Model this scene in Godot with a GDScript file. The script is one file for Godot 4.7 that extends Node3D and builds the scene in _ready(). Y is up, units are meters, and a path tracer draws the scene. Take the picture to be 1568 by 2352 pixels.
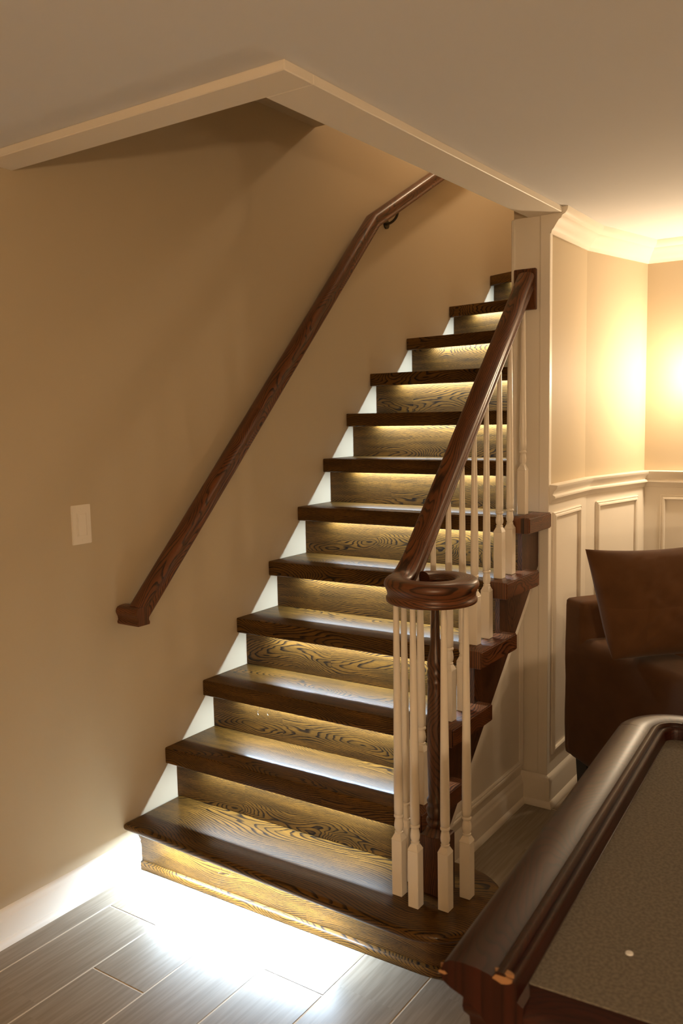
extends Node3D
# A basement staircase with light strips under the treads.  x: away from the stair wall, y: up, -z: up the stairs.  Metres.

var rng := RandomNumberGenerator.new()
var used := {}
var M := {}
var oak: Array[StandardMaterial3D] = []
var oak_matt: Array[StandardMaterial3D] = []
var oak_red: Array[StandardMaterial3D] = []
var tile_mats: Array[StandardMaterial3D] = []

# nosing line of every tread: height, z at the wall (x = 0), z at x = 0.86
const TY := [0.0, 0.178, 0.3709, 0.5594, 0.7516, 0.9407, 1.1397, 1.3297, 1.521, 1.7033, 1.8849, 2.0812, 2.3035]
const TZ := [0.0, 0.006, -0.1949, -0.3951, -0.5916, -0.7934, -0.9934, -1.183, -1.3697, -1.5728, -1.9136, -2.3729, -2.8891]
const TR := [0.0, 0.026, -0.214, -0.411, -0.614, -0.816, -1.011, -1.19, -1.375, -1.577, -1.778, -2.227, -2.52]
const END_X := 1.012          # where the open treads end
const SIDE_X := 0.945         # outer face of the risers and inner face of the stringer
const OVER := 0.053           # nosing overhang
const NOSE := 0.057           # nosing height
const CEIL := 2.2356
const COL_Z := -1.22          # front of the wall end beside the stairs
const VC := Vector3(1.075, 0.0, -0.19)   # axis of newel and volute

# ------------------------------------------------------------------ naming
func numbered(called: String) -> String:
	if not used.has(called):
		used[called] = 0
		return called
	used[called] += 1
	return "%s_%03d" % [called, used[called]]

func tag(o: Node, label: String, category: String, group := "", kind := "") -> void:
	o.set_meta("label", label)
	o.set_meta("category", category)
	if group != "": o.set_meta("group", group)
	if kind != "": o.set_meta("kind", kind)

func thing(called: String, label: String, category: String, at := Vector3.ZERO, group := "") -> Node3D:
	var o := Node3D.new()
	o.name = numbered(called)
	add_child(o)
	o.position = at
	tag(o, label, category, group)
	return o

func obj(called: String, st: SurfaceTool, mat: Material, parent: Node = null) -> MeshInstance3D:
	var mi := MeshInstance3D.new()
	mi.mesh = st.commit()
	mi.material_override = mat
	mi.cast_shadow = GeometryInstance3D.SHADOW_CASTING_SETTING_ON
	if parent == null:
		mi.name = numbered(called)
		add_child(mi)
	else:
		mi.name = called
		parent.add_child(mi, true)
	return mi

func struct(called: String, st: SurfaceTool, mat: Material, label: String, category: String) -> MeshInstance3D:
	var o := obj(called, st, mat)
	tag(o, label, category, "", "structure")
	return o

# ------------------------------------------------------------------ mesh helpers
func mb() -> SurfaceTool:
	var st := SurfaceTool.new()
	st.begin(Mesh.PRIMITIVE_TRIANGLES)
	return st

var grain := "x"              # axis along which wood grain runs
var uv_len := 1.0
var uv_wid := 0.25
var uv_off := Vector2.ZERO

func uv_of(p: Vector3, n: Vector3) -> Vector2:
	var a := Vector3(absf(n.x), absf(n.y), absf(n.z))
	var u := p.x
	var v := 0.0
	match grain:
		"x":
			u = p.x
			v = p.z if a.y >= a.z else p.y
		"y":
			u = p.y
			v = p.z if a.x >= a.z else p.x
		"z":
			u = p.z
			v = p.x if a.y >= a.x else p.y
	return Vector2(u / uv_len, v / uv_wid) + uv_off

func shuffle_grain(axis: String, l := 1.0, w := 0.25) -> void:
	grain = axis
	uv_len = l
	uv_wid = w
	uv_off = Vector2(rng.randf(), rng.randf())

func tri(st: SurfaceTool, a: Vector3, b: Vector3, c: Vector3, na: Vector3, nb: Vector3, nc: Vector3) -> void:
	var f := (b - a).cross(c - a)
	if f.length_squared() < 1e-16: return
	if f.dot(na + nb + nc) > 0.0:
		var t := b; b = c; c = t
		var tn := nb; nb = nc; nc = tn
	var fn := f.normalized()
	st.set_normal(na); st.set_uv(uv_of(a, fn)); st.add_vertex(a)
	st.set_normal(nb); st.set_uv(uv_of(b, fn)); st.add_vertex(b)
	st.set_normal(nc); st.set_uv(uv_of(c, fn)); st.add_vertex(c)

func quad(st: SurfaceTool, a: Vector3, b: Vector3, c: Vector3, d: Vector3, n: Vector3) -> void:
	tri(st, a, b, c, n, n, n)
	tri(st, a, c, d, n, n, n)

# chamfered box from corner lo to hi
func bx(st: SurfaceTool, lo: Vector3, hi: Vector3, ch := 0.0) -> void:
	var c := (lo + hi) * 0.5
	var h := (hi - lo) * 0.5
	ch = minf(ch, minf(h.x, minf(h.y, h.z)) * 0.9)
	for ax in 3:
		for s in [-1.0, 1.0]:
			var n := Vector3.ZERO
			n[ax] = s
			var b := (ax + 1) % 3
			var d := (ax + 2) % 3
			var q: Array[Vector3] = []
			for k in [[-1, -1], [1, -1], [1, 1], [-1, 1]]:
				var p := Vector3.ZERO
				p[ax] = h[ax] * s
				p[b] = (h[b] - ch) * k[0]
				p[d] = (h[d] - ch) * k[1]
				q.append(c + p)
			quad(st, q[0], q[1], q[2], q[3], n)
	if ch <= 0.0: return
	for ax in 3:
		var b := (ax + 1) % 3
		var d := (ax + 2) % 3
		for sb in [-1.0, 1.0]:
			for sd in [-1.0, 1.0]:
				var n := Vector3.ZERO
				n[b] = sb; n[d] = sd
				n = n.normalized()
				var q: Array[Vector3] = []
				for k in [[-1, 0], [1, 0], [1, 1], [-1, 1]]:
					var p := Vector3.ZERO
					p[ax] = (h[ax] - ch) * k[0]
					p[b] = sb * (h[b] if k[1] == 0 else h[b] - ch)
					p[d] = sd * (h[d] - ch if k[1] == 0 else h[d])
					q.append(c + p)
				quad(st, q[0], q[1], q[2], q[3], n)
	for sx in [-1.0, 1.0]:
		for sy in [-1.0, 1.0]:
			for sz in [-1.0, 1.0]:
				var s := Vector3(sx, sy, sz)
				var n := s.normalized()
				tri(st, c + s * Vector3(h.x, h.y - ch, h.z - ch), c + s * Vector3(h.x - ch, h.y, h.z - ch), c + s * Vector3(h.x - ch, h.y - ch, h.z), n, n, n)

func edge_normals(poly: PackedVector2Array) -> Array:
	# outward normal of every edge of a closed polygon, and per corner [incoming, outgoing] smooth normals
	var area := 0.0
	var m := poly.size()
	for i in m:
		area += poly[i].cross(poly[(i + 1) % m])
	var s := 1.0 if area > 0.0 else -1.0
	var en: Array[Vector2] = []
	for i in m:
		var d := (poly[(i + 1) % m] - poly[i]).normalized()
		en.append(Vector2(d.y, -d.x) * s)
	var at_start: Array[Vector2] = []
	var at_end: Array[Vector2] = []
	for i in m:
		var prev: Vector2 = en[(i + m - 1) % m]
		var next: Vector2 = en[(i + 1) % m]
		at_start.append((en[i] + prev).normalized() if en[i].dot(prev) > 0.75 else en[i])
		at_end.append((en[i] + next).normalized() if en[i].dot(next) > 0.75 else en[i])
	return [en, at_start, at_end]

# polygon (u, v) extruded along w
func prism(st: SurfaceTool, poly: PackedVector2Array, o: Vector3, u: Vector3, v: Vector3, w: Vector3, caps := true) -> void:
	var e := edge_normals(poly)
	var m := poly.size()
	for i in m:
		var p := poly[i]
		var q := poly[(i + 1) % m]
		var a := o + u * p.x + v * p.y
		var b := o + u * q.x + v * q.y
		var sa: Vector2 = e[1][i]
		var sb: Vector2 = e[2][i]
		var na := (u * sa.x + v * sa.y).normalized()
		var nb := (u * sb.x + v * sb.y).normalized()
		tri(st, a, b, b + w, na, nb, nb)
		tri(st, a, b + w, a + w, na, nb, na)
	if caps:
		var t := Geometry2D.triangulate_polygon(poly)
		var n := w.normalized()
		for k in range(0, t.size(), 3):
			var a := o + u * poly[t[k]].x + v * poly[t[k]].y
			var b := o + u * poly[t[k + 1]].x + v * poly[t[k + 1]].y
			var c := o + u * poly[t[k + 2]].x + v * poly[t[k + 2]].y
			tri(st, a, b, c, -n, -n, -n)
			tri(st, a + w, b + w, c + w, n, n, n)

func inset(poly: PackedVector2Array, by: float) -> PackedVector2Array:
	var e := edge_normals(poly)
	var out := PackedVector2Array()
	var m := poly.size()
	for i in m:
		var n0: Vector2 = e[0][(i + m - 1) % m]
		var n1: Vector2 = e[0][i]
		out.append(poly[i] - (n0 + n1) / maxf(0.3, 1.0 + n0.dot(n1)) * by)
	return out

# flat slab over a plan polygon (x, z) with its edges rounded by r (top and bottom)
func slab(st: SurfaceTool, plan: PackedVector2Array, y0: float, y1: float, rt: float, rb: float, steps := 5) -> void:
	var rings: Array = []
	for k in steps + 1:
		var a := PI * 0.5 * (k / float(steps))
		rings.append([inset(plan, rb * (1.0 - sin(a))), y0 + rb * (1.0 - cos(a)), -cos(a), sin(a)])
	for k in steps + 1:
		var a := PI * 0.5 * (k / float(steps))
		rings.append([inset(plan, rt * (1.0 - cos(a))), y1 - rt * (1.0 - sin(a)), sin(a), cos(a)])
	var e := edge_normals(plan)
	var m := plan.size()
	for k in rings.size() - 1:
		for i in m:
			var j := (i + 1) % m
			var r0: Array = rings[k]
			var r1: Array = rings[k + 1]
			var a := Vector3(r0[0][i].x, r0[1], r0[0][i].y)
			var b := Vector3(r0[0][j].x, r0[1], r0[0][j].y)
			var c := Vector3(r1[0][j].x, r1[1], r1[0][j].y)
			var d := Vector3(r1[0][i].x, r1[1], r1[0][i].y)
			var si: Vector2 = e[1][i]
			var sj: Vector2 = e[2][i]
			var na := Vector3(si.x * r0[3], r0[2], si.y * r0[3]).normalized()
			var nb := Vector3(sj.x * r0[3], r0[2], sj.y * r0[3]).normalized()
			var nc := Vector3(sj.x * r1[3], r1[2], sj.y * r1[3]).normalized()
			var nd := Vector3(si.x * r1[3], r1[2], si.y * r1[3]).normalized()
			tri(st, a, b, c, na, nb, nc)
			tri(st, a, c, d, na, nc, nd)
	for top in [false, true]:
		var ring: Array = rings[rings.size() - 1] if top else rings[0]
		var pl: PackedVector2Array = ring[0]
		var t := Geometry2D.triangulate_polygon(pl)
		var n := Vector3.UP if top else Vector3.DOWN
		for k in range(0, t.size(), 3):
			tri(st, Vector3(pl[t[k]].x, ring[1], pl[t[k]].y), Vector3(pl[t[k + 1]].x, ring[1], pl[t[k + 1]].y), Vector3(pl[t[k + 2]].x, ring[1], pl[t[k + 2]].y), n, n, n)

# moulding: a profile (a: sideways, b: along n) carried along a polyline that lies in a plane with normal n, mitred
func mould(st: SurfaceTool, pts: Array, n: Vector3, prof: PackedVector2Array, side: float, closed := false) -> void:
	var m := pts.size()
	var mit: Array[Vector3] = []
	var dirs: Array[Vector3] = []
	for i in m:
		var d: Vector3 = (pts[(i + 1) % m] - pts[i])
		dirs.append(d.normalized())
	for i in m:
		var d1: Vector3 = dirs[(i + m - 1) % m]
		var d2: Vector3 = dirs[i]
		if not closed and i == 0: d1 = d2
		if not closed and i == m - 1: d2 = d1
		var l1 := n.cross(d1) * side
		var l2 := n.cross(d2) * side
		mit.append((l1 + l2) / (1.0 + l1.dot(l2)))
	var e := edge_normals(prof)
	for i in (m if closed else m - 1):
		var j := (i + 1) % m
		var l := n.cross(dirs[i]) * side
		for k in prof.size():
			var p := prof[k]
			var q := prof[(k + 1) % prof.size()]
			var a: Vector3 = pts[i] + mit[i] * p.x + n * p.y
			var b: Vector3 = pts[i] + mit[i] * q.x + n * q.y
			var c: Vector3 = pts[j] + mit[j] * q.x + n * q.y
			var d: Vector3 = pts[j] + mit[j] * p.x + n * p.y
			var s0: Vector2 = e[1][k]
			var s1: Vector2 = e[2][k]
			var n0 := (l * s0.x + n * s0.y).normalized()
			var n1 := (l * s1.x + n * s1.y).normalized()
			tri(st, a, b, c, n0, n1, n1)
			tri(st, a, c, d, n0, n1, n0)
	if not closed:
		var t := Geometry2D.triangulate_polygon(prof)
		for w in [0, m - 1]:
			var cn: Vector3 = -dirs[0] if w == 0 else dirs[m - 2]
			for k in range(0, t.size(), 3):
				var v: Array[Vector3] = []
				for z in 3:
					v.append(pts[w] + mit[w] * prof[t[k + z]].x + n * prof[t[k + z]].y)
				tri(st, v[0], v[1], v[2], cn, cn, cn)

# sweep a closed profile (side, up) along a free path; the profile's up stays in the plane of the world's up and the path
func sweep(st: SurfaceTool, path: Array, prof: PackedVector2Array, caps := true, scales: Array = []) -> void:
	var m := path.size()
	var tan_: Array[Vector3] = []
	for i in m:
		var d: Vector3 = path[mini(i + 1, m - 1)] - path[maxi(i - 1, 0)]
		if i > 0 and i < m - 1:
			d = (path[i + 1] - path[i]).normalized() + (path[i] - path[i - 1]).normalized()
		tan_.append(d.normalized())
	var e := edge_normals(prof)
	var run := 0.0
	for i in m - 1:
		var f: Array = []
		for w in [i, i + 1]:
			var t: Vector3 = tan_[w]
			var s := t.cross(Vector3.UP).normalized()
			f.append([s, s.cross(t).normalized(), scales[w] if scales.size() > 0 else 1.0])
		var step: float = (path[i + 1] - path[i]).length()
		var around := 0.0
		for k in prof.size():
			var p := prof[k]
			var q := prof[(k + 1) % prof.size()]
			var sa: Vector2 = e[1][k]
			var sb: Vector2 = e[2][k]
			var a: Vector3 = path[i] + (f[0][0] * p.x + f[0][1] * p.y) * f[0][2]
			var b: Vector3 = path[i] + (f[0][0] * q.x + f[0][1] * q.y) * f[0][2]
			var c: Vector3 = path[i + 1] + (f[1][0] * q.x + f[1][1] * q.y) * f[1][2]
			var d: Vector3 = path[i + 1] + (f[1][0] * p.x + f[1][1] * p.y) * f[1][2]
			var na: Vector3 = f[0][0] * sa.x + f[0][1] * sa.y
			var nb: Vector3 = f[0][0] * sb.x + f[0][1] * sb.y
			var nc: Vector3 = f[1][0] * sb.x + f[1][1] * sb.y
			var nd: Vector3 = f[1][0] * sa.x + f[1][1] * sa.y
			var v0 := around / uv_wid
			around += p.distance_to(q)
			var v1 := around / uv_wid
			var u0 := run / uv_len
			var u1 := (run + step) / uv_len
			uvq(st, [a, b, c, d], [na, nb, nc, nd], [Vector2(u0, v0), Vector2(u0, v1), Vector2(u1, v1), Vector2(u1, v0)])
		run += step
	if caps:
		var t := Geometry2D.triangulate_polygon(prof)
		for w in [0, m - 1]:
			var s: Vector3 = tan_[w].cross(Vector3.UP).normalized()
			var up: Vector3 = s.cross(tan_[w]).normalized()
			var sc: float = scales[w] if scales.size() > 0 else 1.0
			var cn: Vector3 = -tan_[w] if w == 0 else tan_[w]
			for k in range(0, t.size(), 3):
				var v: Array[Vector3] = []
				for z in 3:
					v.append(path[w] + (s * prof[t[k + z]].x + up * prof[t[k + z]].y) * sc)
				tri(st, v[0], v[1], v[2], cn, cn, cn)

func uvq(st: SurfaceTool, p: Array, n: Array, uv: Array) -> void:
	for t in [[0, 1, 2], [0, 2, 3]]:
		var o: Array = t.duplicate()
		var f: Vector3 = (p[t[1]] - p[t[0]]).cross(p[t[2]] - p[t[0]])
		if f.length_squared() < 1e-16: continue
		if f.dot(n[t[0]] + n[t[1]] + n[t[2]]) > 0.0:
			o = [t[0], t[2], t[1]]
		for k in o:
			st.set_normal(n[k]); st.set_uv(uv[k] + uv_off); st.add_vertex(p[k])

# turned shape: profile of (radius, height)
func lathe(st: SurfaceTool, at: Vector3, prof: Array, seg := 20) -> void:
	for k in prof.size() - 1:
		var p: Vector2 = prof[k]
		var q: Vector2 = prof[k + 1]
		if p.distance_to(q) < 1e-6: continue
		var en := func(i: int) -> Vector2:
			var d: Vector2 = prof[i + 1] - prof[i]
			return Vector2(d.y, -d.x).normalized()
		var me: Vector2 = en.call(k)
		var n0 := me
		var n1 := me
		if k > 0:
			var e0: Vector2 = en.call(k - 1)
			if e0.dot(me) > 0.6: n0 = (e0 + me).normalized()
		if k < prof.size() - 2:
			var e1: Vector2 = en.call(k + 1)
			if e1.dot(me) > 0.6: n1 = (e1 + me).normalized()
		for i in seg:
			var a0 := TAU * i / seg
			var a1 := TAU * (i + 1) / seg
			var d0 := Vector3(cos(a0), 0, sin(a0))
			var d1 := Vector3(cos(a1), 0, sin(a1))
			var up := Vector3.UP
			var ps := [at + d0 * p.x + up * p.y, at + d1 * p.x + up * p.y, at + d1 * q.x + up * q.y, at + d0 * q.x + up * q.y]
			var ns := [d0 * n0.x + up * n0.y, d1 * n0.x + up * n0.y, d1 * n1.x + up * n1.y, d0 * n1.x + up * n1.y]
			var u0 := i / float(seg) * 0.4
			var u1 := (i + 1) / float(seg) * 0.4
			uvq(st, ps, ns, [Vector2(p.y / uv_len, u0), Vector2(p.y / uv_len, u1), Vector2(q.y / uv_len, u1), Vector2(q.y / uv_len, u0)])

# tube of round section
func tube(st: SurfaceTool, path: Array, r: float, seg := 10) -> void:
	var prof := PackedVector2Array()
	for i in seg:
		prof.append(Vector2(cos(TAU * i / seg), sin(TAU * i / seg)) * r)
	sweep(st, path, prof)

# soft rounded block (upholstery): cube grid pushed to a rounded box, swollen and ruffled
func soft(st: SurfaceTool, at: Vector3, b: Basis, half: Vector3, r: float, swell: float, ruffle: float, noise: FastNoiseLite, div := 14) -> void:
	for ax in 3:
		for s in [-1.0, 1.0]:
			var bb := (ax + 1) % 3
			var dd := (ax + 2) % 3
			var grid: Array = []
			for i in div + 1:
				var row: Array = []
				for j in div + 1:
					var q := Vector3.ZERO
					q[ax] = s
					q[bb] = sin((i / float(div) * 2.0 - 1.0) * PI * 0.5)
					q[dd] = sin((j / float(div) * 2.0 - 1.0) * PI * 0.5)
					var full := q * half
					var inner := full.clamp(-half + Vector3.ONE * r, half - Vector3.ONE * r)
					var n := (full - inner).normalized()
					var p := inner + n * r
					var bul := (1.0 - q[bb] * q[bb]) * (1.0 - q[dd] * q[dd])
					p += n * (swell * bul)
					p += n * noise.get_noise_3dv((at + p) * 60.0) * ruffle
					row.append([at + b * p, b * n])
				grid.append(row)
			for i in div:
				for j in div:
					var a: Array = grid[i][j]
					var c: Array = grid[i + 1][j]
					var d: Array = grid[i + 1][j + 1]
					var e: Array = grid[i][j + 1]
					tri(st, a[0], c[0], d[0], a[1], c[1], d[1])
					tri(st, a[0], d[0], e[0], a[1], d[1], e[1])

func rounded_rect(w: float, h: float, r: float, k := 4) -> PackedVector2Array:
	var out := PackedVector2Array()
	for c in [[1, 1, 0.0], [-1, 1, 90.0], [-1, -1, 180.0], [1, -1, 270.0]]:
		for i in k + 1:
			var a := deg_to_rad(c[2] + 90.0 * i / k)
			out.append(Vector2(c[0] * (w * 0.5 - r) + cos(a) * r, c[1] * (h * 0.5 - r) + sin(a) * r))
	return out

# ------------------------------------------------------------------ textures and materials
func fnoise(sd: int, octaves := 3) -> FastNoiseLite:
	var n := FastNoiseLite.new()
	n.seed = sd
	n.noise_type = FastNoiseLite.TYPE_SIMPLEX_SMOOTH
	n.frequency = 1.0
	n.fractal_octaves = octaves
	n.fractal_type = FastNoiseLite.FRACTAL_FBM if octaves > 1 else FastNoiseLite.FRACTAL_NONE
	return n

# flat-sawn oak: cathedral rings, dark open pores.  u runs along the grain
func oak_image(w: int, h: int, sd: int, light: Color, dark: Color, rings: float, knot := false) -> Image:
	var a := fnoise(sd, 1)
	var b := fnoise(sd + 1, 2)
	var data := PackedByteArray()
	data.resize(w * h * 3)
	var taper := PackedFloat32Array()
	var mid := PackedFloat32Array()
	for x in w:
		var u := x / float(w)
		# blend to wrap round at the ends
		var k := smoothstep(0.8, 1.0, u)
		taper.append(lerpf(a.get_noise_1d(u * 1.7), a.get_noise_1d((u - 1.0) * 1.7), k))
		mid.append(lerpf(a.get_noise_1d(u * 2.0 + 40.0), a.get_noise_1d((u - 1.0) * 2.0 + 40.0), k))
	var kx := 0.3 + 0.4 * absf(a.get_noise_1d(99.0))
	var i := 0
	for y in h:
		var v := y / float(h)
		for x in w:
			var u := x / float(w)
			var d := v - 0.5 - 0.22 * mid[x]
			var wob := b.get_noise_2d(u * 3.2, v * 7.0)
			var r := sqrt(d * d * 11.0 + pow(0.62 + 0.6 * taper[x], 2.0)) + 0.045 * wob
			if knot:
				var e := Vector2((u - kx) * 4.0, (v - 0.52) * 1.8).length()
				r += 0.5 * exp(-e * e * 9.0)
			var ring := r * rings
			var g := ring - floorf(ring)
			var wid := 0.5 + 0.5 * b.get_noise_2d(u * 3.0 + 9.0, v * 5.0)
			var band := smoothstep(0.7 - 0.35 * wid, 0.9, g) * (1.0 - smoothstep(0.94, 1.0, g))
			var pore := a.get_noise_2d(u * 30.0, v * 150.0) * 0.5 + 0.5
			var dk := clampf(band * (0.4 + 0.9 * pore) * (0.6 + 0.6 * wid) + maxf(0.0, pore - 0.6) * 0.8, 0.0, 1.0)
			var tone := 1.0 + 0.2 * wob
			var c := light.lerp(dark, dk)
			data[i] = clampi(int(c.r * tone * 255.0), 0, 255)
			data[i + 1] = clampi(int(c.g * tone * 255.0), 0, 255)
			data[i + 2] = clampi(int(c.b * tone * 255.0), 0, 255)
			i += 3
	return Image.create_from_data(w, h, false, Image.FORMAT_RGB8, data)

# mottled cloth, felt or stone: fx, fy are the grain frequencies
func mottle(w: int, h: int, sd: int, lo: Color, hi: Color, fx: float, fy: float, fine: float) -> Image:
	var a := fnoise(sd, 3)
	var r := RandomNumberGenerator.new()
	r.seed = sd
	var data := PackedByteArray()
	data.resize(w * h * 3)
	var i := 0
	for y in h:
		for x in w:
			var n := a.get_noise_2d(x / float(w) * fx, y / float(h) * fy) * 0.9 + 0.5 + (r.randf() - 0.5) * fine
			var c := lo.lerp(hi, clampf(n, 0.0, 1.0))
			data[i] = int(c.r * 255.0)
			data[i + 1] = int(c.g * 255.0)
			data[i + 2] = int(c.b * 255.0)
			i += 3
	return Image.create_from_data(w, h, false, Image.FORMAT_RGB8, data)

func mat(c: Color, rough: float, tex: Image = null, spec := 0.5) -> StandardMaterial3D:
	var m := StandardMaterial3D.new()
	m.albedo_color = c
	m.roughness = rough
	m.metallic_specular = spec
	if tex != null:
		m.albedo_texture = ImageTexture.create_from_image(tex)
	return m

func bump(m: StandardMaterial3D, tex: Image, scale: float) -> void:
	m.heightmap_enabled = true
	m.heightmap_texture = ImageTexture.create_from_image(tex)
	m.heightmap_scale = scale

func c8(r: int, g: int, b: int) -> Color:
	return Color8(r, g, b)

func make_materials() -> void:
	for k in 4:
		var im := oak_image(1024, 256, 11 + 7 * k, c8(97, 66, 23), c8(15, 9, 6), 12.0 + 2.0 * k, k % 2 == 1)
		var m := mat(Color.WHITE, 0.42, im, 0.3)
		m.clearcoat_enabled = true
		m.clearcoat = 0.2
		m.clearcoat_roughness = 0.12
		oak.append(m)
		oak_matt.append(mat(Color.WHITE, 0.55, null, 0.3))
		oak_matt[k].albedo_texture = m.albedo_texture
	for k in 2:
		var im := oak_image(1024, 256, 71 + 5 * k, c8(110, 65, 36), c8(32, 18, 11), 13.0, false)
		var m := mat(Color.WHITE, 0.34, im)
		oak_red.append(m)
	var dk_im := oak_image(1024, 256, 91, c8(88, 54, 32), c8(30, 17, 11), 13.0, false)
	M.oak_dark = mat(Color.WHITE, 0.36, dk_im)
	M.wall = mat(c8(195, 178, 150), 0.62, null, 0.3)
	M.white = mat(c8(240, 231, 216), 0.42, null, 0.4)
	M.gloss_white = mat(c8(238, 228, 212), 0.26)
	M.ceiling = mat(c8(226, 225, 225), 0.85, null, 0.2)
	M.plastic = mat(c8(236, 226, 210), 0.35)
	M.grout = mat(c8(226, 212, 190), 0.8)
	for k in 4:
		var im := mottle(1024, 256, 300 + k, c8(138, 125, 107), c8(157, 144, 126), 3.0, 14.0, 0.05)
		var m := mat(Color.WHITE, 0.42, im)
		bump(m, mottle(1024, 256, 320 + k, Color.BLACK, Color.WHITE, 16.0, 60.0, 0.0), 0.005)
		tile_mats.append(m)
	var suede := mottle(512, 512, 401, c8(88, 60, 38), c8(102, 70, 45), 5.0, 5.0, 0.25)
	M.suede = mat(Color.WHITE, 0.95, suede, 0.15)
	M.suede.rim_enabled = true
	M.suede.rim = 0.3
	M.suede.rim_tint = 0.8
	M.suede.uv1_triplanar = true
	M.suede.uv1_scale = Vector3.ONE * 1.6
	var felt := mottle(1024, 1024, 501, c8(106, 101, 92), c8(130, 123, 112), 110.0, 110.0, 0.6)
	M.felt = mat(Color.WHITE, 0.95, felt, 0.15)
	var mah := oak_image(1024, 256, 601, c8(54, 23, 14), c8(34, 14, 9), 16.0, false)
	M.mahogany = mat(Color.WHITE, 0.4, mah, 0.36)
	M.mahogany.clearcoat_enabled = true
	M.mahogany.clearcoat = 0.12
	M.mahogany.clearcoat_roughness = 0.2
	M.chip = mat(c8(160, 116, 76), 0.7)
	M.black = mat(c8(18, 16, 15), 0.5)
	M.bronze = mat(c8(74, 66, 52), 0.42)
	M.bronze.metallic = 0.8
	M.glow = mat(c8(255, 240, 215), 0.6)
	M.glow.emission_enabled = true
	M.glow.emission = c8(255, 214, 150)
	M.glow.emission_energy_multiplier = 2.0
	M.led = mat(c8(250, 250, 250), 0.5)
	M.led.emission_enabled = true
	M.led.emission = c8(225, 238, 255)
	M.led.emission_energy_multiplier = 4.0
	M.lint = mat(c8(235, 235, 235), 0.8)

# ------------------------------------------------------------------ lamps
const WARM := Color(1.0, 0.872, 0.71)   # sRGB of a warm white lamp

func wall_sconce(at: Vector3, out: Vector3, energy: float, label: String, tint := WARM) -> void:
	# half-drum glass shade on a back plate; `at` is the bulb, `out` points from the wall into the room
	var t := thing("wall_sconce", label, "wall lamp", at, "wall lamps round the room")
	var side := Vector3.UP.cross(out)
	var pr := PackedVector2Array()
	for k in 17:
		var a := PI * k / 16.0
		pr.append(Vector2(cos(a) * 0.07, sin(a) * 0.075))
	var st := mb()
	prism(st, pr, -out * 0.04 - Vector3.UP * 0.1, side, out, Vector3.UP * 0.2, true)
	obj("lamp_shade", st, M.glow, t)
	st = mb()
	prism(st, rounded_rect(0.12, 0.24, 0.02), -out * 0.055, side, Vector3.UP, out * 0.012)
	obj("back_plate", st, M.bronze, t)
	var l := OmniLight3D.new()
	l.name = "lamp"
	l.light_color = tint
	l.light_energy = energy
	l.light_size = 0.05
	l.omni_range = 12.0
	l.omni_attenuation = 2.0
	l.shadow_enabled = true
	t.add_child(l, true)

func _ready() -> void:
	rng.seed = 20240611
	# ---------------- camera
	var cam := Camera3D.new()
	cam.name = "camera"
	cam.fov = 61.218
	cam.near = 0.05
	cam.far = 60.0
	add_child(cam)
	cam.transform = Transform3D(Basis(Vector3(0.8259, -0.0201, -0.5635), Vector3(-0.0454, 0.9937, -0.1021), Vector3(0.562, 0.1099, 0.8198)).orthonormalized(), Vector3(2.1752, 1.5103, 1.8553))
	cam.current = true
	var lens := CameraAttributesPhysical.new()
	lens.frustum_focal_length = 12.0 / tan(deg_to_rad(61.218 * 0.5))
	lens.frustum_focus_distance = 2.9
	lens.frustum_near = 0.05
	lens.frustum_far = 60.0
	lens.exposure_aperture = 4.6
	cam.attributes = lens
	cam.fov = 61.218
	# ---------------- environment: an indoor evening, no daylight
	var we := WorldEnvironment.new()
	we.name = "environment"
	var env := Environment.new()
	env.background_mode = Environment.BG_COLOR
	env.background_color = Color(0.004, 0.004, 0.006)
	env.tonemap_mode = Environment.TONE_MAPPER_LINEAR
	env.tonemap_exposure = 1.0
	env.sdfgi_enabled = true
	env.ssao_enabled = true
	env.ssil_enabled = true
	we.environment = env
	add_child(we)
	make_materials()
	# ---------------- lamps of the room
	wall_sconce(Vector3(1.40, 1.66, -2.03), Vector3(0, 0, 1), 0.58, "half-drum glass wall lamp on the back wall next to the angled corner", Color(1.0, 0.9, 0.76))
	wall_sconce(Vector3(2.60, 1.66, -2.03), Vector3(0, 0, 1), 0.32, "half-drum glass wall lamp on the back wall far to the right of the sofa")
	wall_sconce(Vector3(3.20, 1.34, 3.12), Vector3(-1, 0, 0), 2.3, "half-drum glass wall lamp in the corner behind the games table")
	stair_lamp()
	# ---------------- structure
	build_floor()
	build_walls()
	build_ceiling()
	build_trim()
	# ---------------- things
	build_stairs()
	build_right_rail()
	build_wall_rail()
	build_switch()
	build_sofa()
	build_table()

func stair_lamp() -> void:
	var t := thing("ceiling_lamp", "round glass ceiling lamp at the top of the stairwell", "ceiling lamp", Vector3(0.5, 3.70, -2.5))
	var st := mb()
	lathe(st, Vector3.ZERO, [Vector2(0.0, -0.07), Vector2(0.07, -0.06), Vector2(0.12, -0.03), Vector2(0.14, 0.02), Vector2(0.13, 0.06), Vector2(0.0, 0.06)], 24)
	obj("lamp_shade", st, M.glow, t)
	st = mb()
	lathe(st, Vector3.ZERO, [Vector2(0.0, 0.06), Vector2(0.15, 0.06), Vector2(0.15, 0.09), Vector2(0.0, 0.09)], 24)
	obj("base", st, M.bronze, t)
	var l := OmniLight3D.new()
	l.name = "lamp"
	l.light_color = WARM
	l.light_energy = 0.85
	l.light_size = 0.06
	l.omni_range = 12.0
	l.omni_attenuation = 2.0
	l.shadow_enabled = true
	t.add_child(l, true)

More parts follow.
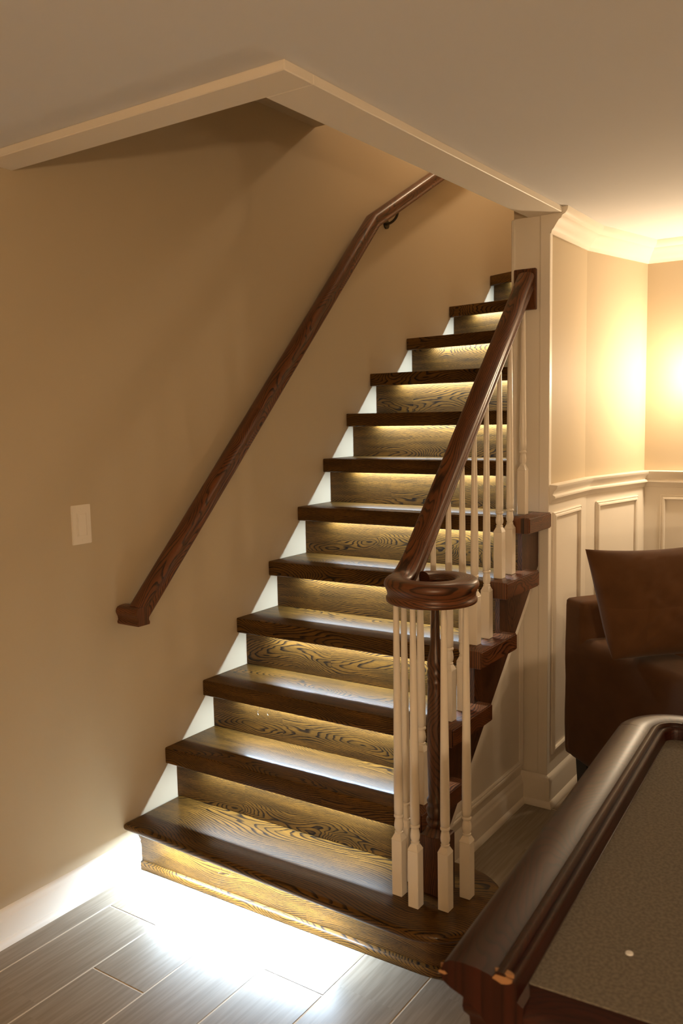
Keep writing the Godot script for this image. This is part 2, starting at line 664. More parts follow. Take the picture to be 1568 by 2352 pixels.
# ------------------------------------------------------------------ room shell
func build_floor() -> void:
	var st := mb()
	bx(st, Vector3(-0.1, -0.2, -3.8), Vector3(3.5, -0.0012, 3.6))
	var slab_ := struct("floor", st, M.grout, "grey wood-look plank tile floor with pale grout joints", "floor")
	# planks 0.203 wide run along z; first joint of every row as the photograph shows
	var cross := {0: 0.62, 1: 0.165, 2: 0.40, 3: 0.74, 4: 0.15, 5: -1.20, 6: -0.75, 7: -0.3, 8: -1.0, 9: -0.5}
	var gap := 0.0026
	var long := 0.914
	var row := 0
	var x0 := 0.104 - 0.203
	while x0 < 3.3:
		var xa := maxf(0.0, x0)
		var xb := minf(3.3, x0 + 0.203)
		var first: float = cross.get(row, fmod(row * 0.37, long))
		var z := first - long * 4.0
		while z < 3.4:
			var za := maxf(z, -2.12)
			var zb := minf(z + long, 3.4)
			# nothing of the floor shows under the stairs
			if zb - za > 0.01 and not (xb < 0.86 and zb < -0.3):
				var t := mb()
				shuffle_grain("z", 0.914, 0.22)
				bx(t, Vector3(xa + gap, -0.02, za + gap), Vector3(xb - gap, 0.0, zb - gap), 0.0008)
				obj("tile", t, tile_mats[rng.randi() % 4], slab_)
			z += long
		x0 += 0.203
		row += 1

func build_walls() -> void:
	var st := mb()
	bx(st, Vector3(-0.14, -0.2, -3.8), Vector3(0.0, 3.8, 3.6))
	struct("wall_left", st, M.wall, "tall tan stair wall carrying the wall handrail and light switch", "wall")
	# wall beside the upper stairs, its end facing the room
	st = mb()
	bx(st, Vector3(0.86, 0.0, -3.7), Vector3(0.995, 2.26, COL_Z - 0.004))
	struct("wall_stair_side", st, M.wall, "short tan wall between the upper stairs and the sofa corner", "wall")
	st = mb()
	prism(st, PackedVector2Array([Vector2(0.995, -1.64), Vector2(1.101, -2.13), Vector2(1.101, -2.3), Vector2(0.9, -2.3), Vector2(0.9, -1.64)]), Vector3.ZERO, Vector3.RIGHT, Vector3.BACK, Vector3.UP * 2.26)
	struct("wall_angled", st, M.wall, "narrow angled tan wall beside the glowing corner", "wall")
	st = mb()
	bx(st, Vector3(1.0, 0.0, -2.3), Vector3(3.5, 2.26, -2.13))
	struct("wall_back", st, M.wall, "tan back wall behind the sofa, lit by the wall lamp", "wall")
	st = mb()
	bx(st, Vector3(3.3, 0.0, -2.3), Vector3(3.5, 2.26, 3.6))
	struct("wall_right", st, M.wall, "tan wall on the far side of the games table", "wall")
	st = mb()
	bx(st, Vector3(0.0, 0.0, 3.4), Vector3(3.5, 2.26, 3.6))
	struct("wall_front", st, M.wall, "tan wall behind the camera", "wall")
	# stairwell above the basement ceiling
	st = mb()
	bx(st, Vector3(0.93, 2.26, -3.8), Vector3(1.1, 3.8, 0.284))
	struct("wall_well_side", st, M.wall, "upper side wall of the stairwell above the ceiling opening", "wall")
	st = mb()
	bx(st, Vector3(0.0, 2.26, 0.284), Vector3(1.1, 2.8, 0.42))
	bx(st, Vector3(0.0, 2.70, -1.18), Vector3(1.0, 3.8, 0.30))
	struct("wall_well_front", st, M.wall, "soffit and front wall of the stairwell above the ceiling opening", "wall")
	st = mb()
	bx(st, Vector3(0.0, 0.0, -3.8), Vector3(1.0, 3.8, -3.7))
	struct("wall_well_back", st, M.wall, "wall at the top end of the stairs", "wall")
	# wall under the open side of the stairs, cut to the rake
	st = mb()
	prism(st, PackedVector2Array([Vector2(-0.33, 0.0), Vector2(-0.33, 0.06), Vector2(COL_Z, 0.935), Vector2(COL_Z, 0.0)]), Vector3(0.78, 0, 0), Vector3.BACK, Vector3.UP, Vector3(0.12, 0, 0))
	struct("wall_stair_under", st, M.white, "white panelled wall under the open side of the stairs", "wall")

func build_ceiling() -> void:
	var st := mb()
	bx(st, Vector3(-0.1, CEIL, 0.284), Vector3(3.5, 2.5, 3.6))
	bx(st, Vector3(0.917, CEIL, -2.3), Vector3(3.5, 2.5, 0.284))
	struct("ceiling", st, M.ceiling, "smooth off-white ceiling with the stairwell opening", "ceiling")
	st = mb()
	bx(st, Vector3(-0.1, 3.79, -3.8), Vector3(1.1, 3.95, -1.0))
	struct("ceiling_well", st, M.ceiling, "ceiling high over the stairwell", "ceiling")

func run_trim(called: String, pts: Array, prof: PackedVector2Array, side: float, label: String, category: String) -> MeshInstance3D:
	var st := mb()
	mould(st, pts, Vector3.UP, prof, side)
	return struct(called, st, M.white, label, category)

func pv(a: Array) -> PackedVector2Array:
	var out := PackedVector2Array()
	for p in a:
		out.append(Vector2(p[0], p[1]))
	return out

func build_trim() -> void:
	# casing round the stairwell opening
	var st := mb()
	bx(st, Vector3(0.0, 2.2146, 0.284), Vector3(1.048, CEIL + 0.001, 0.384), 0.002)
	struct("trim_1", st, M.white, "white casing board along the front edge of the stairwell opening", "trim")
	st = mb()
	bx(st, Vector3(0.917, 2.2146, COL_Z), Vector3(1.048, CEIL + 0.001, 0.284), 0.002)
	struct("trim_2", st, M.white, "white casing board along the side edge of the stairwell opening", "trim")
	# white end of the wall beside the stairs
	st = mb()
	bx(st, Vector3(0.86, 0.0, COL_Z - 0.02), Vector3(0.972, 2.216, COL_Z))
	var col := struct("trim_3", st, M.white, "white boxed wall end where the handrail meets the wall", "trim")
	st = mb()
	bx(st, Vector3(0.853, 1.0, COL_Z - 0.02), Vector3(0.868, 2.213, COL_Z + 0.006), 0.003)
	obj("corner_bead", st, M.white, col)
	st = mb()
	bx(st, Vector3(0.966, 0.1, COL_Z - 0.02), Vector3(1.003, CEIL, COL_Z + 0.006), 0.002)
	bx(st, Vector3(0.962, 0.1, COL_Z - 0.01), Vector3(0.972, CEIL, COL_Z + 0.0035), 0.002)
	obj("edge_board", st, M.white, col)
	# baseboards
	var base := pv([[0.0, 0.0], [0.024, 0.0], [0.024, 0.009], [0.02, 0.018], [0.014, 0.022], [0.014, 0.078], [0.0115, 0.086], [0.008, 0.09], [0.008, 0.097], [0.004, 0.106], [0.0, 0.1086]])
	run_trim("baseboard_left", [Vector3(0, 0, 3.4), Vector3(0, 0, -0.058)], base, -1.0, "white baseboard along the tan stair wall", "baseboard")
	run_trim("baseboard_stair", [Vector3(0.90, 0, -0.36), Vector3(0.90, 0, COL_Z + 0.0), Vector3(0.868, 0, COL_Z + 0.0)].slice(0, 2), base, -1.0, "white baseboard under the panelled side of the stairs", "baseboard")
	run_trim("baseboard_column", [Vector3(0.90, 0, COL_Z + 0.006), Vector3(1.003, 0, COL_Z + 0.006), Vector3(1.003, 0, -1.64), Vector3(1.109, 0, -2.13), Vector3(3.3, 0, -2.13)], pv([[0.0, 0.0], [0.026, 0.0], [0.026, 0.009], [0.02, 0.02], [0.015, 0.024], [0.015, 0.1], [0.011, 0.112], [0.008, 0.116], [0.0, 0.122]]), -1.0, "white baseboard round the wall end and behind the sofa", "baseboard")
	run_trim("baseboard_right", [Vector3(3.3, 0, -2.1), Vector3(3.3, 0, 3.4), Vector3(0.0, 0, 3.4)], base, -1.0, "white baseboard on the walls behind the games table", "baseboard")
	# wainscot: white sheet below the chair rail
	var wall_pts := [Vector3(0.995, 0, COL_Z - 0.004), Vector3(0.995, 0, -1.64), Vector3(1.101, 0, -2.13), Vector3(3.3, 0, -2.13)]
	st = mb()
	mould(st, wall_pts, Vector3.UP, pv([[0.0, 0.0], [0.006, 0.0], [0.006, 1.2], [0.0, 1.2]]), -1.0)
	var wains := struct("trim_4", st, M.white, "white wainscot with framed panels below the chair rail", "wainscot")
	for k in 3:
		var a: Vector3 = wall_pts[k]
		var b: Vector3 = wall_pts[k + 1]
		var d := (b - a).normalized()
		var n := d.cross(Vector3.DOWN).normalized()
		if n.x + n.z < 0: n = -n
		var p0 := a + d * (0.035 if k == 0 else 0.075) + n * 0.006
		var p1 := b - d * (0.075 if k < 2 else 0.0) + n * 0.006
		if k == 2:
			p1 = p0 + d * 0.62
		frame_mould(p0, p1, 0.19, 1.135, n, wains)
		if k == 2:
			frame_mould(p1 + d * 0.12, p1 + d * 0.74, 0.19, 1.135, n, wains)
	# chair rail
	run_trim("trim_5", wall_pts, pv([[0.0, 1.165], [0.012, 1.17], [0.018, 1.185], [0.03, 1.192], [0.03, 1.198], [0.02, 1.204], [0.024, 1.216], [0.036, 1.228], [0.038, 1.24], [0.0, 1.242]]), -1.0, "white moulded chair rail above the wainscot panels", "chair rail")
	# crown
	var crown := pv([[0.0, 2.148], [0.006, 2.148], [0.01, 2.16], [0.014, 2.163], [0.022, 2.175], [0.034, 2.192], [0.043, 2.198], [0.046, 2.206], [0.058, 2.212], [0.066, 2.222], [0.068, 2.2355], [0.0, 2.2355]])
	run_trim("trim_6", [Vector3(1.0, 0, COL_Z + 0.006), Vector3(0.995, 0, -1.64), Vector3(1.101, 0, -2.13), Vector3(3.3, 0, -2.13)], crown, -1.0, "white crown moulding where wall meets ceiling, cut off beside the column", "crown moulding")
	# panel frame on the wall under the stairs: follows the rake
	st = mb()
	var pm := pv([[0.0, 0.0], [0.0, 0.006], [0.004, 0.009], [0.009, 0.007], [0.012, 0.011], [0.018, 0.012], [0.022, 0.008], [0.022, 0.0]])
	mould(st, [Vector3(0.90, 0.165, -0.60), Vector3(0.90, 0.165, -1.185), Vector3(0.90, 0.742, -1.185)], Vector3.RIGHT, pm, -1.0, true)
	var under := get_node("wall_stair_under")
	obj("panel_moulding", st, M.white, under)
	st = mb()
	prism(st, pv([[-0.36, 0.0], [-0.275, 0.0], [COL_Z + 0.008, 0.925], [COL_Z + 0.008, 0.84]]), Vector3(0.90, 0, 0), Vector3.BACK, Vector3.UP, Vector3(0.042, 0, 0))
	mould(st, [Vector3(0.9, 0.0, -0.36), Vector3(0.9, 0.84, COL_Z + 0.008)], Vector3.RIGHT, pv([[0.0, 0.0], [0.0, 0.034], [0.004, 0.026], [0.012, 0.016], [0.018, 0.011], [0.022, 0.008], [0.022, 0.0]]), -1.0)
	obj("rake_board", st, M.white, under)

func frame_mould(p0: Vector3, p1: Vector3, y0: float, y1: float, n: Vector3, parent: Node) -> void:
	var st := mb()
	var pm := pv([[0.0, 0.0], [0.0, 0.005], [0.004, 0.009], [0.008, 0.006], [0.012, 0.011], [0.018, 0.012], [0.022, 0.008], [0.022, 0.0]])
	var up := Vector3.UP
	mould(st, [p0 + up * y0, p1 + up * y0, p1 + up * y1, p0 + up * y1], n, pm, 1.0, true)
	obj("panel_moulding", st, M.white, parent)

# ------------------------------------------------------------------ stairs
func zx(n: int, x: float) -> float:
	return lerpf(TZ[n], TR[n], x / (0.86 if n > 6 or n == 1 else END_X))

func build_stairs() -> void:
	var t := thing("staircase", "dark oak staircase with glowing light strips under every tread", "staircase")
	# --- starting step with a bullnose end
	var plan := PackedVector2Array([Vector2(0.002, TZ[1]), Vector2(0.55, zx(1, 0.55)), Vector2(1.085, 0.03)])
	for k in range(1, 18):
		var a := PI * 0.5 - PI * k / 18.0
		plan.append(Vector2(1.085 + cos(a) * 0.185, -0.165 + sin(a) * 0.195))
	plan.append_array(PackedVector2Array([Vector2(1.085, -0.36), Vector2(0.93, -0.36), Vector2(0.93, -0.275), Vector2(0.002, -0.262)]))
	shuffle_grain("x", 1.1, 0.3)
	var st := mb()
	slab(st, plan, TY[1] - 0.028, TY[1], 0.013, 0.013)
	obj("tread", st, oak[0], t)
	st = mb()
	shuffle_grain("x", 0.9, 0.24)
	var core := PackedVector2Array([Vector2(0.002, -0.056), Vector2(0.55, -0.066), Vector2(1.085, -0.078)])
	for k in range(1, 14):
		var a := PI * 0.5 - PI * k / 14.0
		core.append(Vector2(1.085 + cos(a) * 0.10, -0.172 + sin(a) * 0.094))
	core.append_array(PackedVector2Array([Vector2(1.085, -0.266), Vector2(0.9, -0.266), Vector2(0.002, -0.25)]))
	prism(st, core, Vector3(0, 0.002, 0), Vector3.RIGHT, Vector3.BACK, Vector3.UP * (TY[1] - 0.032))
	obj("riser", st, oak[2], t)
	st = mb()
	var shoe: Array = []
	for k in 16:
		shoe.append(Vector3(core[k].x, 0.0, core[k].y))
	shuffle_grain("x", 0.9, 0.24)
	mould(st, shoe, Vector3.UP, pv([[0.0, 0.002], [0.016, 0.002], [0.015, 0.014], [0.009, 0.021], [0.0, 0.024]]), -1.0)
	obj("shoe_moulding", st, oak[1], t)
	led(t, 0.10, 0.84, TY[1] - 0.032, 1, 0.026, 2.1)
	# --- the others
	for n in range(2, 13):
		var open := n <= 6
		var xe := SIDE_X if open else 0.8585
		var deep := 0.0
		var z0: float = TZ[n]
		var z1 := zx(n, xe)
		var next: float = TZ[n + 1] - OVER - 0.004 if n < 12 else -3.697
		var next1 := zx(n + 1, xe) - OVER - 0.004 if n < 12 else -3.697
		# tread: slab with a front lip; drawn as a profile in z, y and skewed along x
		shuffle_grain("x", 0.95, 0.25)
		st = mb()
		tread_mesh(st, n, 0.002, xe, z0, z1, next, next1)
		var tr := obj("tread", st, oak[n % 4], t)
		if open:
			st = mb()
			shuffle_grain("z", 0.6, 0.25)
			var zb := maxf(zx(n, END_X) - 0.285, COL_Z + 0.003)
			var prof := pv([[zb, -0.035], [zb, 0.0], [zx(n, END_X) - 0.004, 0.0], [zx(n, END_X) - 0.0015, -0.0015], [zx(n, END_X), -0.005], [zx(n, END_X), -NOSE + 0.002], [zx(n, END_X) - 0.002, -NOSE], [zb, -NOSE]])
			prism(st, prof, Vector3(xe + 0.0008, TY[n], 0), Vector3.BACK, Vector3.UP, Vector3(END_X - xe - 0.004, 0, 0))
			prism(st, pv([[zb, -NOSE + 0.004], [zb, -0.004], [zx(n, END_X) - 0.004, -0.004], [zx(n, END_X) - 0.004, -NOSE + 0.004]]), Vector3(END_X - 0.004, TY[n], 0), Vector3.BACK, Vector3.UP, Vector3(0.004, 0, 0))
			obj("return_nosing", st, oak_red[1], tr)
		# riser
		shuffle_grain("x", 0.95, 0.2)
		st = mb()
		var rz0 := z0 - OVER
		var rz1 := z1 - OVER
		var y0: float = TY[n - 1] + 0.001
		var y1: float = TY[n] - 0.035
		prism(st, pv([[0.002, rz0], [xe, rz1], [xe, rz1 - 0.018], [0.002, rz0 - 0.018]]), Vector3(0, y0, 0), Vector3.RIGHT, Vector3.BACK, Vector3.UP * (y1 - y0))
		obj("riser", st, oak_matt[(n * 3 + 1) % 4], t)
		led(t, 0.135, 0.86 if open else 0.8, TY[n] - 0.0375, n, 0.036, 1.0)
	# --- white lint caught under the nosings
	for q in [[3, 0.262, 0.03, "longer white lint thread hanging on the third riser"], [3, 0.305, 0.024, "shorter white lint thread hanging on the third riser"], [1, 0.075, 0.03, "white lint thread on the lowest riser close to the baseboard"],
		[1, 0.44, 0.018, "left one of two short lint threads halfway along the lowest riser"], [1, 0.475, 0.016, "right one of two short lint threads halfway along the lowest riser"]]:
		var n: int = q[0]
		var p := Vector3(q[1], TY[n] - (NOSE if n > 1 else 0.028) + 0.001, zx(n, q[1]) - 0.006)
		var th: Array = []
		for k in 7:
			var f := k / 6.0
			th.append(p + Vector3(0.012 * sin(f * 3.0 + n) * f, -f * q[2], 0.006 * f))
		st = mb()
		tube(st, th, 0.0006, 5)
		var lt := obj("lint_thread", st, M.lint)
		tag(lt, q[3], "lint", "lint threads under the nosings")
	# --- stringer on the open side, following treads and risers above and the rake below
	var sp := PackedVector2Array()
	sp.append(Vector2(zx(2, SIDE_X) - OVER, 0.004))
	for n in range(2, 7):
		sp.append(Vector2(zx(n, SIDE_X) - OVER, TY[n] - NOSE))
		if n < 6:
			sp.append(Vector2(zx(n + 1, SIDE_X) - OVER, TY[n] - NOSE))
	sp.append(Vector2(COL_Z + 0.003, TY[6] - NOSE))
	sp.append(Vector2(COL_Z + 0.003, 0.935))
	sp.append(Vector2(-0.275, 0.004))
	shuffle_grain("y", 0.9, 0.3)
	st = mb()
	prism(st, sp, Vector3(SIDE_X, 0, 0), Vector3.BACK, Vector3.UP, Vector3(0.017, 0, 0))
	obj("stringer", st, M.oak_dark, t)

func tread_mesh(st: SurfaceTool, n: int, xa: float, xb: float, z0: float, z1: float, back0: float, back1: float) -> void:
	# profile measured from the nosing (s: back from nosing, y down from the top); the back edge is skewed separately
	var y: float = TY[n]
	var pr := [[-1.0, 0.0], [0.004, 0.0], [0.0015, -0.0012], [0.0, -0.004], [0.0, -NOSE + 0.003], [0.003, -NOSE], [0.018, -NOSE], [0.018, -0.035], [-1.0, -0.035]]
	var e := edge_normals(pv([[0.2, 0.0], [0.004, 0.0], [0.0015, -0.0012], [0.0, -0.004], [0.0, -NOSE + 0.003], [0.003, -NOSE], [0.018, -NOSE], [0.018, -0.035], [0.2, -0.035]]))
	var la: Array[Vector3] = []
	var lb: Array[Vector3] = []
	for p in pr:
		la.append(Vector3(xa, y + p[1], back0 if p[0] < 0 else z0 - p[0]))
		lb.append(Vector3(xb, y + p[1], back1 if p[0] < 0 else z1 - p[0]))
	for k in pr.size():
		var j := (k + 1) % pr.size()
		var sa: Vector2 = e[1][k]
		var sb: Vector2 = e[2][k]
		var na := Vector3(0, sa.y, -sa.x)
		var nb := Vector3(0, sb.y, -sb.x)
		tri(st, la[k], la[j], lb[j], na, nb, nb)
		tri(st, la[k], lb[j], lb[k], na, nb, na)
	for side in [la, lb]:
		var cn := Vector3.LEFT if side == la else Vector3.RIGHT
		quad(st, side[0], side[3], side[7], side[8], cn)
		quad(st, side[3], side[4], side[6], side[7], cn)

# a light strip under the nosing of tread n, from xa to xb
func led(t: Node3D, xa: float, xb: float, y: float, n: int, behind: float, strength: float) -> void:
	var pa := Vector3(xa, y, zx(n, xa) - behind)
	var pb := Vector3(xb, y, zx(n, xb) - behind)
	var d := (pb - pa)
	var ln := d.length()
	d = d / ln
	var w := d.cross(Vector3.UP).normalized()
	var st := mb()
	prism(st, pv([[-0.004, 0.0], [0.004, 0.0], [0.004, 0.0022], [-0.004, 0.0022]]), pa, w, Vector3.UP, d * ln)
	var s := obj("led_strip", st, M.led, t)
	s.set_meta("label", "thin white light strip")
	var l := AreaLight3D.new()
	l.name = "led_light"
	l.area_size = Vector2(ln, 0.002)
	l.light_color = Color(0.81, 0.91, 1.0)
	l.light_energy = 0.74 * strength
	l.set("area_range", 6.0)
	l.shadow_enabled = true
	l.basis = Basis(d, w, Vector3.UP) if d.cross(w).dot(Vector3.UP) > 0.0 else Basis(d, -w, Vector3.UP)
	l.position = (pa + pb) * 0.5 - Vector3.UP * 0.0012
	t.add_child(l, true)

# ------------------------------------------------------------------ balustrade
func rail_y(z: float) -> float:
	return 1.0898 + 0.9875 * (-0.284 - z)

func rail_x(z: float) -> float:
	return 0.955 + (z + 0.28) * 0.037

func rail_profile() -> PackedVector2Array:
	# a loaf-shaped rail: round top, waist, small lip at the foot
	return pv([[-0.024, -0.03], [0.024, -0.03], [0.0262, -0.027], [0.0262, -0.021], [0.0235, -0.0175], [0.0225, -0.014], [0.0235, -0.006], [0.0275, 0.003], [0.0305, 0.0095], [0.0305, 0.015], [0.0285, 0.021], [0.023, 0.0265], [0.013, 0.0295], [0.0, 0.0305], [-0.013, 0.0295], [-0.023, 0.0265], [-0.0285, 0.021], [-0.0305, 0.015], [-0.0305, 0.0095], [-0.0275, 0.003], [-0.0235, -0.006], [-0.0225, -0.014], [-0.0235, -0.0175], [-0.0262, -0.021], [-0.0262, -0.027]])

func baluster(x: float, z: float, base: float, top: float, label: String, group: String) -> void:
	var o := thing("baluster", label, "baluster", Vector3(x, base, z), group)
	var h := top - base
	var s := 0.0158
	var foot := 0.163
	var st := mb()
	bx(st, Vector3(-s, 0.0, -s), Vector3(s, foot, s), 0.0015)
	# shoulder: square to round
	var r := 0.0118
	for k in 4:
		var a := PI * 0.5 * k
		var c0 := Vector3(cos(a + PI * 0.25), 0, sin(a + PI * 0.25)) * s * 1.414 + Vector3.UP * foot
		var c1 := Vector3(cos(a + PI * 0.75), 0, sin(a + PI * 0.75)) * s * 1.414 + Vector3.UP * foot
		var n := Vector3(cos(a + PI * 0.5), 0.55, sin(a + PI * 0.5)).normalized()
		for i in 6:
			var f0 := i / 6.0
			var f1 := (i + 1) / 6.0
			var a0 := a + PI * 0.25 + PI * 0.5 * f0
			var a1 := a + PI * 0.25 + PI * 0.5 * f1
			var q0 := Vector3(cos(a0) * r, foot + 0.016, sin(a0) * r)
			var q1 := Vector3(cos(a1) * r, foot + 0.016, sin(a1) * r)
			quad(st, c0.lerp(c1, f0), c0.lerp(c1, f1), q1, q0, n)
	obj("foot", st, M.gloss_white, o)
	st = mb()
	var b := foot + 0.015
	lathe(st, Vector3.ZERO, [Vector2(0.0118, b), Vector2(0.0122, b + 0.004), Vector2(0.0122, b + 0.006), Vector2(0.0098, b + 0.0075), Vector2(0.0102, b + 0.009), Vector2(0.0128, b + 0.016), Vector2(0.0134, b + 0.024), Vector2(0.0122, b + 0.034), Vector2(0.0106, b + 0.042), Vector2(0.0102, b + 0.0455), Vector2(0.0125, b + 0.0465), Vector2(0.0136, b + 0.049), Vector2(0.0136, b + 0.052), Vector2(0.0125, b + 0.0545), Vector2(0.0105, b + 0.0555)], 18)
	obj("turned_waist", st, M.gloss_white, o)
	st = mb()
	var c := b + 0.0555
	lathe(st, Vector3.ZERO, [Vector2(0.0105, c), Vector2(0.0128, c + 0.002), Vector2(0.0132, c + 0.02), Vector2(0.0128, c + 0.1), Vector2(lerpf(0.0128, 0.0078, 0.55), lerpf(c + 0.1, h, 0.55)), Vector2(0.0076, h)], 18)
	obj("shaft", st, M.gloss_white, o)

func build_right_rail() -> void:
	var t := thing("stair_handrail", "dark oak handrail on white balusters, curling into a volute at the foot", "handrail")
	shuffle_grain("x", 0.9, 0.2)
	# straight rail from the rosette down to the easing
	var path: Array = []
	var zt := COL_Z + 0.02
	for k in 9:
		var z := lerpf(zt, -0.325, k / 8.0)
		path.append(Vector3(rail_x(z), rail_y(z), z))
	# easing into the level volute, which winds counter-clockwise seen from above
	var level := 1.042
	var turn: Array = []
	var r0 := 0.106
	var a0 := deg_to_rad(200.0)       # angle round the axis (0 = +x, 90 = +z); enters at the left
	for k in 40:
		var f := k / 39.0
		var ang := a0 - deg_to_rad(25.0) - f * deg_to_rad(318.0)
		var r := lerpf(r0, 0.07, pow(f, 1.1))
		turn.append(Vector3(VC.x + cos(ang) * r, level, VC.z + sin(ang) * r))
	var p0: Vector3 = path[path.size() - 1]
	var d0 := (p0 - path[path.size() - 2] as Vector3).normalized()
	var p1: Vector3 = turn[0]
	var d1 := (turn[1] - turn[0] as Vector3).normalized()
	var st := mb()
	sweep(st, path, rail_profile())
	obj("rail", st, oak_red[0], t)
	var bend: Array = []
	for k in 15:
		var f := k / 14.0
		var m := p0.distance_to(p1) * 0.9
		var h00 := 2 * f * f * f - 3 * f * f + 1
		var h10 := f * f * f - 2 * f * f + f
		var h01 := -2 * f * f * f + 3 * f * f
		var h11 := f * f * f - f * f
		bend.append(p0 * h00 + d0 * m * h10 + p1 * h01 + d1 * m * h11)
	bend.append_array(turn.slice(1))
	st = mb()
	var fat: Array = []
	for k in bend.size():
		fat.append(lerpf(1.0, 1.13, smoothstep(2.0, 16.0, k)))
	sweep(st, bend, rail_profile(), true, fat)
	var vol := obj("volute", st, oak_red[0], t)
	st = mb()
	lathe(st, Vector3(VC.x, level, VC.z), [Vector2(0.0, -0.031), Vector2(0.05, -0.031), Vector2(0.05, -0.012), Vector2(0.0, -0.012)], 24)
	obj("volute_eye", st, oak_red[0], vol)
	# rosette on the wall end
	st = mb()
	shuffle_grain("y", 0.5, 0.16)
	bx(st, Vector3(0.868, 1.884, COL_Z), Vector3(0.953, 2.032, COL_Z + 0.018), 0.003)
	obj("rosette", st, oak_red[0], t)
	# balusters
	var spots := [[6, 0.938, -1.125, "white baluster highest up the stairs, nearest the wall end"],
		[5, 0.948, -0.897, "front white baluster on the second highest open tread"], [5, 0.946, -0.990, "rear white baluster on the second highest open tread"],
		[4, 0.948, -0.700, "front white baluster on the middle open tread"], [4, 0.947, -0.795, "rear white baluster on the middle open tread"],
		[3, 0.962, -0.490, "front white baluster on the second tread above the starting step"], [3, 0.957, -0.5935, "rear white baluster on the second tread above the starting step"],
		[2, 0.973, -0.289, "front white baluster on the tread just above the starting step"], [2, 0.962, -0.391, "white baluster behind the newel post on the tread above the starting step"]]
	for s in spots:
		var z: float = s[2]
		var top := rail_y(z) - 0.046
		if z > -0.32: top = level + 0.012
		baluster(s[1], z, TY[s[0]], top, s[3], "white balusters up the stairs")
	var ring := [[0.995, -0.117, "leftmost white baluster under the handrail volute, on the starting step"], [0.973, -0.1955, "white baluster half hidden behind the leftmost one on the starting step"],
		[1.063, -0.088, "white baluster front left of the newel post on the starting step"], [1.139, -0.117, "white baluster front right of the newel post on the starting step"], [1.160, -0.204, "rightmost white baluster under the handrail volute, on the starting step"]]
	for s in ring:
		baluster(s[0], s[1], TY[1], level - 0.029, s[2], "white balusters round the newel post")
	# newel
	var nw := thing("newel_post", "dark turned newel post ringed by white balusters under the volute", "newel post", Vector3(VC.x, TY[1], VC.z))
	shuffle_grain("y", 0.9, 0.2)
	st = mb()
	bx(st, Vector3(-0.037, 0.0, -0.037), Vector3(0.037, 0.17, 0.037), 0.003)
	obj("base", st, M.oak_dark, nw)
	st = mb()
	lathe(st, Vector3.ZERO, [Vector2(0.037, 0.17), Vector2(0.03, 0.186), Vector2(0.024, 0.19), Vector2(0.028, 0.2), Vector2(0.031, 0.206), Vector2(0.028, 0.213), Vector2(0.023, 0.216), Vector2(0.028, 0.228), Vector2(0.03, 0.24), Vector2(0.026, 0.247), Vector2(0.0245, 0.252), Vector2(0.0275, 0.262), Vector2(0.0275, 0.268),
		Vector2(0.023, 0.276), Vector2(0.0245, 0.33), Vector2(0.0255, 0.4), Vector2(0.0245, 0.5), Vector2(0.0225, 0.585), Vector2(0.0215, 0.592), Vector2(0.0235, 0.6), Vector2(0.0235, 0.607), Vector2(0.021, 0.612), Vector2(0.0235, 0.622), Vector2(0.0235, 0.634), Vector2(0.0205, 0.64), Vector2(0.0235, 0.65), Vector2(0.0225, 0.665), Vector2(0.0165, 0.69), Vector2(0.0125, 0.73), Vector2(0.0105, 0.827)], 24)
	obj("turned_shaft", st, M.oak_dark, nw)

func build_wall_rail() -> void:
	var t := thing("wall_handrail", "dark oak handrail fixed along the tan stair wall, bent near the top", "handrail")
	shuffle_grain("x", 0.9, 0.2)
	var x := 0.066
	var a := Vector3(x, 0.893, -0.045)
	var b := Vector3(x, 2.372, -1.515)
	var c := Vector3(x, 3.05, -2.80)
	var st := mb()
	sweep(st, [a, a.lerp(b, 0.3), a.lerp(b, 0.6), b, b.lerp(c, 0.5), c], rail_profile())
	obj("rail", st, oak_red[1], t)
	# mitred return to the wall at the lower end
	st = mb()
	shuffle_grain("x", 0.9, 0.2)
	var e := (a - b).normalized()
	var cap := a + e * 0.012 + Vector3(0.0, -0.002, 0)
	sweep(st, [Vector3(0.098, cap.y, cap.z), Vector3(0.066, cap.y, cap.z), Vector3(0.002, cap.y, cap.z)], rail_profile())
	obj("wall_return", st, oak_red[1], t)
	for p in [a.lerp(b, 0.28), a.lerp(b, 0.72), b.lerp(c, 0.17)]:
		var br := Vector3(0.0, p.y - 0.085, p.z)
		st = mb()
		var disk := PackedVector2Array()
		for k in 16:
			disk.append(Vector2(cos(TAU * k / 16) * 0.022, sin(TAU * k / 16) * 0.022))
		prism(st, disk, br, Vector3.BACK, Vector3.UP, Vector3(0.007, 0, 0))
		var bend: Array = []
		for k in 9:
			var f := k / 8.0
			bend.append(br + Vector3(0.004 + 0.062 * sin(f * PI * 0.5), 0.05 * (1.0 - cos(f * PI * 0.5)), 0.0))
		tube(st, bend, 0.006)
		obj("bracket", st, M.bronze, t)

